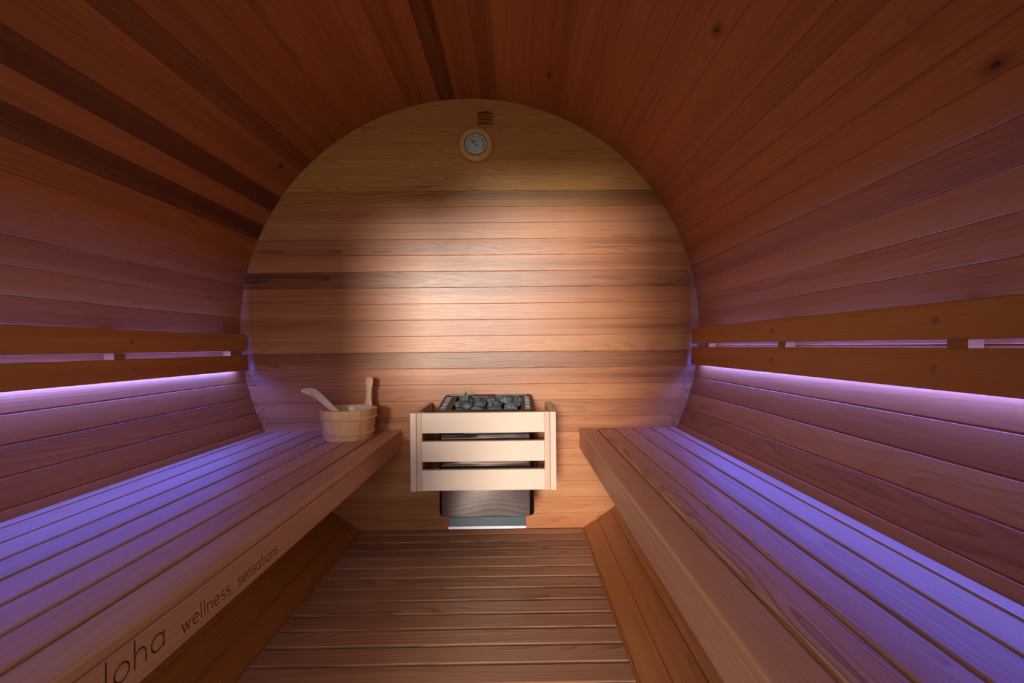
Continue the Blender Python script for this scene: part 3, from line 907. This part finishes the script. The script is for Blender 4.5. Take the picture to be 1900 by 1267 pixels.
HA = 62            # direction of the tall handle stave (deg, from +X towards +Y)
for k in range(NS):
    a0 = math.radians(HA + (k - 0.5) * 360 / NS) + 0.0016; a1 = math.radians(HA + (k + 0.5) * 360 / NS) - 0.0016
    if k == 0: continue
    bm = bmesh.new(); ns = 4; rows = []
    for zz_ in (0.0, 0.003, BH - 0.002, BH):
        ro = rad_at(zz_) - (0.0015 if zz_ in (0.0, BH) else 0); ri = rad_at(zz_) - WT
        rows.append([bm.verts.new((ro * math.cos(a0 + (a1 - a0) * i / ns), ro * math.sin(a0 + (a1 - a0) * i / ns), zz_)) for i in range(ns + 1)] +
                    [bm.verts.new((ri * math.cos(a0 + (a1 - a0) * i / ns), ri * math.sin(a0 + (a1 - a0) * i / ns), zz_)) for i in range(ns, -1, -1)])
    n = len(rows[0])
    for A, B in zip(rows[:-1], rows[1:]):
        for i in range(n): bm.faces.new((A[i], A[(i + 1) % n], B[(i + 1) % n], B[i]))
    bm.faces.new(rows[0][::-1]); bm.faces.new(rows[-1])
    # local X = up so the grain runs up the stave
    for v in bm.verts: v.co = Vector((v.co.z, v.co.x, v.co.y))
    o = obj('bucket_stave', from_bm(bm, 'bucket_stave'), 'pine', bk, UPRIGHT((BX, BY, ZB)))
    grain(o, random.choice((.05, .2, .35, .65)), None, .3)

# tall stave with paddle grip
ar = math.radians(HA + 38)
HA2 = math.radians(20)


def handle_stave():
    # outline: half width along height, height above base
    out = [(0.0165, 0.0), (0.0185, 0.10), (0.0190, BH), (0.0185, BH + 0.008), (0.0145, BH + 0.020), (0.0118, BH + 0.036), (0.0112, BH + 0.052), (0.0130, BH + 0.068),
           (0.0165, BH + 0.080), (0.0188, BH + 0.092), (0.0180, BH + 0.104), (0.0130, BH + 0.113), (0.0060, BH + 0.1165), (0.0, BH + 0.117)]
    return out


bm = bmesh.new(); t2 = 0.006
prof = handle_stave()
rows = []
for hw, zz_ in prof:
    hw = max(hw, 0.0006)
    rc = (rad_at(zz_) - t2) if zz_ <= BH else (RT - t2 + (zz_ - BH) * 0.06)
    tt = t2 if zz_ < BH + 0.10 else t2 * 0.8
    row = []
    for (u, w_) in ((-1, -.55), (-.75, -1), (.75, -1), (1, -.55), (1, .55), (.75, 1), (-.75, 1), (-1, .55)):
        row.append(bm.verts.new((rc + w_ * tt, u * hw, zz_)))
    rows.append(row)
for A, B in zip(rows[:-1], rows[1:]):
    for i in range(8): bm.faces.new((A[i], A[(i + 1) % 8], B[(i + 1) % 8], B[i]))
bm.faces.new(rows[0][::-1]); bm.faces.new(rows[-1])
rot = Matrix.Rotation(math.radians(HA), 3, 'Z')
for v in bm.verts:
    q = rot @ v.co; v.co = Vector((q.z, q.x, q.y))
o = obj('handle_stave', from_bm(bm, 'handle_stave', True), 'pine', bk, UPRIGHT((BX, BY, ZB))); grain(o, .15, .1, .2)
for p in o.data.polygons: p.use_smooth = False

for zz_, hw in ((0.084, 0.0055), (0.026, 0.0050)):
    prof = []
    for i in range(9):
        a = math.radians(-90 + 180 * i / 8)
        z3 = zz_ + hw * math.sin(a)
        prof.append((rad_at(z3) - 0.0002 + 0.0058 * max(0, math.cos(a)) ** 0.7, z3))
    prof.append((rad_at(zz_) - 0.0025, zz_ + hw * .9)); prof.append((rad_at(zz_) - 0.0025, zz_ - hw * .9)); prof.append(prof[0])
    bmh = lathe(prof, 48)
    bmesh.ops.remove_doubles(bmh, verts=bmh.verts, dist=1e-7)
    grain(obj('hoop', from_bm(bmh, 'hoop', True), 'pine', bk, Matrix.Translation((BX, BY, ZB))), .45, .4, .1)
bmb = lathe([(0, 0.004), (RB - WT + 0.0005, 0.004), (RB - WT + 0.001, 0.014), (0, 0.014)], 36)
grain(obj('bucket_base', from_bm(bmb, 'bucket_base'), 'pine', bk, Matrix.Translation((BX, BY, ZB))), .3)
bml = lathe([(0, 0.016), (RB - WT - 0.002, 0.016), (RT - WT - 0.0015, BH - 0.006), (RT - WT + 0.0, BH - 0.004), (RT - WT - 0.0035, BH - 0.0065), (RB - WT - 0.005, 0.019), (0, 0.019)], 40)
obj('liner', from_bm(bml, 'liner', True), 'liner', bk, Matrix.Translation((BX, BY, ZB)))

# ------------------------------------------------------------------ ladle
ld = empty('ladle', (BX, BY, ZB + 0.02), label='pale wooden ladle with a cord loop leaning in the bucket', category='ladle')
# handle: flat sawn bar, curved hook at the upper end
A_ = Vector((-0.492, 1.800, 0.522)); B_ = Vector((-0.624, 1.800, 0.634))


def ladle_handle():
    # centre line and half widths (in the plane of the bar)
    dirv = (B_ - A_).normalized(); up = Vector((0, 1, 0)).cross(dirv).normalized()
    if up.z < 0: up = -up
    st = [(-0.03, 0.0, .0095), (0.02, 0.0, .0105), (0.06, 0.001, .0115), (0.10, 0.003, .0130), (0.130, 0.003, .0150), (0.150, -0.001, .0165), (0.166, -0.008, .0155), (0.179, -0.016, .0105), (0.186, -0.021, .004)]
    bm = bmesh.new(); rows = []
    tt = 0.0065
    for s_, off_, hw in st:
        c = A_ + dirv * s_ + up * off_
        row = []
        for u, w_ in ((-1, -.6), (-.7, -1), (.7, -1), (1, -.6), (1, .6), (.7, 1), (-.7, 1), (-1, .6)):
            row.append(bm.verts.new(c + up * (u * hw) + Vector((0, 1, 0)) * (w_ * tt)))
        rows.append(row)
    for P_, Q_ in zip(rows[:-1], rows[1:]):
        for i in range(8): bm.faces.new((P_[i], P_[(i + 1) % 8], Q_[(i + 1) % 8], Q_[i]))
    bm.faces.new(rows[0][::-1]); bm.faces.new(rows[-1])
    X = dirv; Yv = up; Zv = X.cross(Yv)
    mw = frame_matrix(A_, X, Yv, Zv); inv = mw.inverted()
    for v in bm.verts: v.co = inv @ v.co
    return from_bm(bm, 'handle'), mw, dirv, up


me, mw, dv, up_ = ladle_handle()
grain(obj('handle', me, 'pale', ld, mw), .3, .3, .1)
bmw = lathe([(0.006, -0.018), (0.024, -0.010), (0.031, 0.004), (0.0335, 0.016), (0.031, 0.016), (0.028, 0.004), (0.020, -0.006), (0.0, -0.010)], 28)
grain(obj('bowl', from_bm(bmw, 'bowl', True), 'pale', ld, Matrix.Translation((-0.452, 1.812, 0.482))), .3)
hole = A_ + dv * 0.148 + up_ * 0.0
p0 = hole + Vector((0.000, -0.0085, 0.004))
pts = [p0 + Vector((0, 0.002, 0.004)), p0 + Vector((0.000, -0.002, -0.006)), p0 + Vector((0.003, -0.002, -0.020)), p0 + Vector((0.007, -0.001, -0.034)), p0 + Vector((0.010, 0, -0.041)), p0 + Vector((0.0125, 0, -0.048)),
       p0 + Vector((0.011, 0.002, -0.040)), p0 + Vector((0.013, 0.003, -0.026)), p0 + Vector((0.015, 0.004, -0.014)), p0 + Vector((0.014, 0.006, -0.006))]
obj('cord_loop', from_bm(tube(pts, 0.0015, 6), 'cord_loop', True), 'cord', ld)

# ------------------------------------------------------------------ thermometer
TX, TZ, TR, TH = 0.031, 1.6665, 0.0745, 0.030
th = empty('thermometer', (TX, D - TH / 2, TZ - TR), label='round sauna thermometer in a turned wooden ring on the end wall', category='thermometer')
FACE = frame_matrix((TX, D - 0.0006, TZ), (1, 0, 0), (0, 0, 1), (0, -1, 0))     # local Z points into the room
ringp = [(0.049, 0.0), (TR - 0.002, 0.0), (TR, 0.004), (TR, 0.020), (TR - 0.004, 0.0265), (TR - 0.009, 0.029), (0.054, 0.029), (0.0495, 0.027), (0.049, 0.0)]
bmr = lathe(ringp, 56); bmesh.ops.remove_doubles(bmr, verts=bmr.verts, dist=1e-7)
grain(obj('wooden_ring', from_bm(bmr, 'wooden_ring', True), 'ring_wood', th, FACE), .0, .0, .1)
bz = lathe([(0.0465, 0.020), (0.0488, 0.020), (0.0488, 0.0285), (0.0475, 0.0300), (0.0460, 0.0285), (0.0455, 0.022), (0.0465, 0.020)], 56)
bmesh.ops.remove_doubles(bz, verts=bz.verts, dist=1e-7)
obj('bezel', from_bm(bz, 'bezel', True), 'chrome', th, FACE)
dl = obj('dial', from_bm(lathe([(0, 0.0), (0.048, 0.0), (0.048, 0.0215), (0, 0.0215)], 48), 'dial'), 'dial', th, FACE)
bm = bmesh.new()


def tick(bm, r0, r1, ang, w, z=0.0218, h=0.0003):
    d = Vector((math.cos(ang), math.sin(ang), 0)); s = Vector((-d.y, d.x, 0)) * w / 2
    q = [d * r0 - s, d * r1 - s, d * r1 + s, d * r0 + s]
    lo = [bm.verts.new(p + Vector((0, 0, z - h))) for p in q]; hi = [bm.verts.new(p + Vector((0, 0, z))) for p in q]
    for i in range(4): bm.faces.new((lo[i], lo[(i + 1) % 4], hi[(i + 1) % 4], hi[i]))
    bm.faces.new(lo[::-1]); bm.faces.new(hi)


for i in range(61):
    a = math.radians(215 - 250 * i / 60)
    tick(bm, 0.0315 if i % 5 else 0.0300, 0.0350, a, 0.0012)
    if i % 10 == 5: tick(bm, 0.0385, 0.0415, a, 0.003)
obj('scale_marks', from_bm(bm, 'scale_marks'), 'ink', dl, FACE)['kind'] = 'stuff'
bm = bmesh.new()
for i in range(18): tick(bm, 0.0350, 0.0366, math.radians(45 - 72 * i / 17), 0.0040)
tick(bm, 0.020, 0.0225, math.radians(100), 0.002)
obj('red_zone', from_bm(bm, 'red_zone'), 'red', dl, FACE)['kind'] = 'stuff'
# pointer: pivot dot up-left, tail to the lower right
bm = tube([(-0.024, 0.026, 0.0245), (-0.013, 0.011, 0.0245), (0.009, -0.011, 0.0245)], [0.0004, 0.0010, 0.0016], 6)
ndl = obj('needle', from_bm(bm, 'needle', True), 'red', th, FACE)
obj('needle_hub', from_bm(lathe([(0, 0.0218), (0.0048, 0.0218), (0.0048, 0.0262), (0.0025, 0.0272), (0, 0.0272)], 18), 'needle_hub', True), 'red', ndl,
    FACE @ Matrix.Translation((-0.0135, 0.0115, 0)))
bm = bmesh.new()
for (x0, x1, zz_, hh) in ((-0.0035, 0.0, 0.0195, 0.0022), (0.0010, 0.0030, 0.0195, 0.0022), (-0.004, -0.001, 0.0095, .0018), (0.0, 0.003, 0.0095, .0018), (0.004, 0.0065, 0.0095, .0018), (0.0075, 0.0105, 0.0095, .0018),
                           (-0.006, -0.001, -0.0315, .0012), (-0.001, 0.005, -0.0300, .0012)):
    box_bm(x0, x1, zz_ - hh / 2, zz_ + hh / 2, 0.0212, 0.0218, bm)
obj('dial_print', from_bm(bm, 'dial_print'), 'ink', dl, FACE)['kind'] = 'stuff'
obj('glass_cover', from_bm(lathe([(0, 0.0290), (0.020, 0.0288), (0.038, 0.0280), (0.0462, 0.0268)], 40), 'glass_cover', True), 'glass', th, FACE)

# ------------------------------------------------------------------ air vent
VX, VZ0, VW, VH = 0.0715, 1.7600, 0.066, 0.055
vt = empty('air_vent', (VX, D - 0.004, VZ0), label='small arched wooden air vent with curved slots above the thermometer', category='vent')


def arch(hw, h0, rise, n=12):
    pts = [(-hw, 0.0), (hw, 0.0)]
    for i in range(n + 1):
        u = 1 - 2 * i / n; pts.append((hw * u, h0 + rise * (1 - u * u)))
    return pts


def prism_y(pts, y0, y1, mat, name, par):
    bm = bmesh.new()
    A = [bm.verts.new((VX + x, y0, VZ0 + zz_)) for x, zz_ in pts]; B = [bm.verts.new((VX + x, y1, VZ0 + zz_)) for x, zz_ in pts]
    n = len(pts)
    for i in range(n): bm.faces.new((A[i], A[(i + 1) % n], B[(i + 1) % n], B[i]))
    bm.faces.new(A); bm.faces.new(B[::-1])
    o = obj(name, from_bm(bm, name), mat, par)
    if mat == 'cedar_yellow': grain(o, .72, .72, .1)
    return o


prism_y(arch(VW / 2, VH - 0.010, 0.010), D - 0.0015, D - 0.0003, 'cedar_yellow', 'back_plate', vt)
ow, iw = VW / 2, VW / 2 - 0.005
# surrounding frame: two jambs and an arched head
for s in (-1, 1):
    prism_y([(s * iw, 0), (s * ow, 0), (s * ow, VH - 0.0105), (s * iw, VH - 0.0105)][::s], D - 0.016, D - 0.0015, 'cedar_yellow', 'frame_jamb', vt)


def bow(z_lo, th_, rise, hw=iw, n=12):
    lo = [(hw * (-1 + 2 * i / n), z_lo + rise * (1 - (-1 + 2 * i / n) ** 2)) for i in range(n + 1)]
    return lo + [(x, zz_ + th_) for x, zz_ in lo[::-1]]


prism_y(bow(VH - 0.0140, 0.0050, 0.0090, ow), D - 0.016, D - 0.0015, 'cedar_yellow', 'frame_head', vt)
for z_lo, th_, rs in ((0.030, 0.0085, 0.006), (0.0165, 0.0090, 0.0055), (0.000, 0.0115, 0.0050)):
    prism_y(bow(z_lo, th_, rs), D - 0.015, D - 0.0018, 'cedar_yellow', 'louvre', vt)
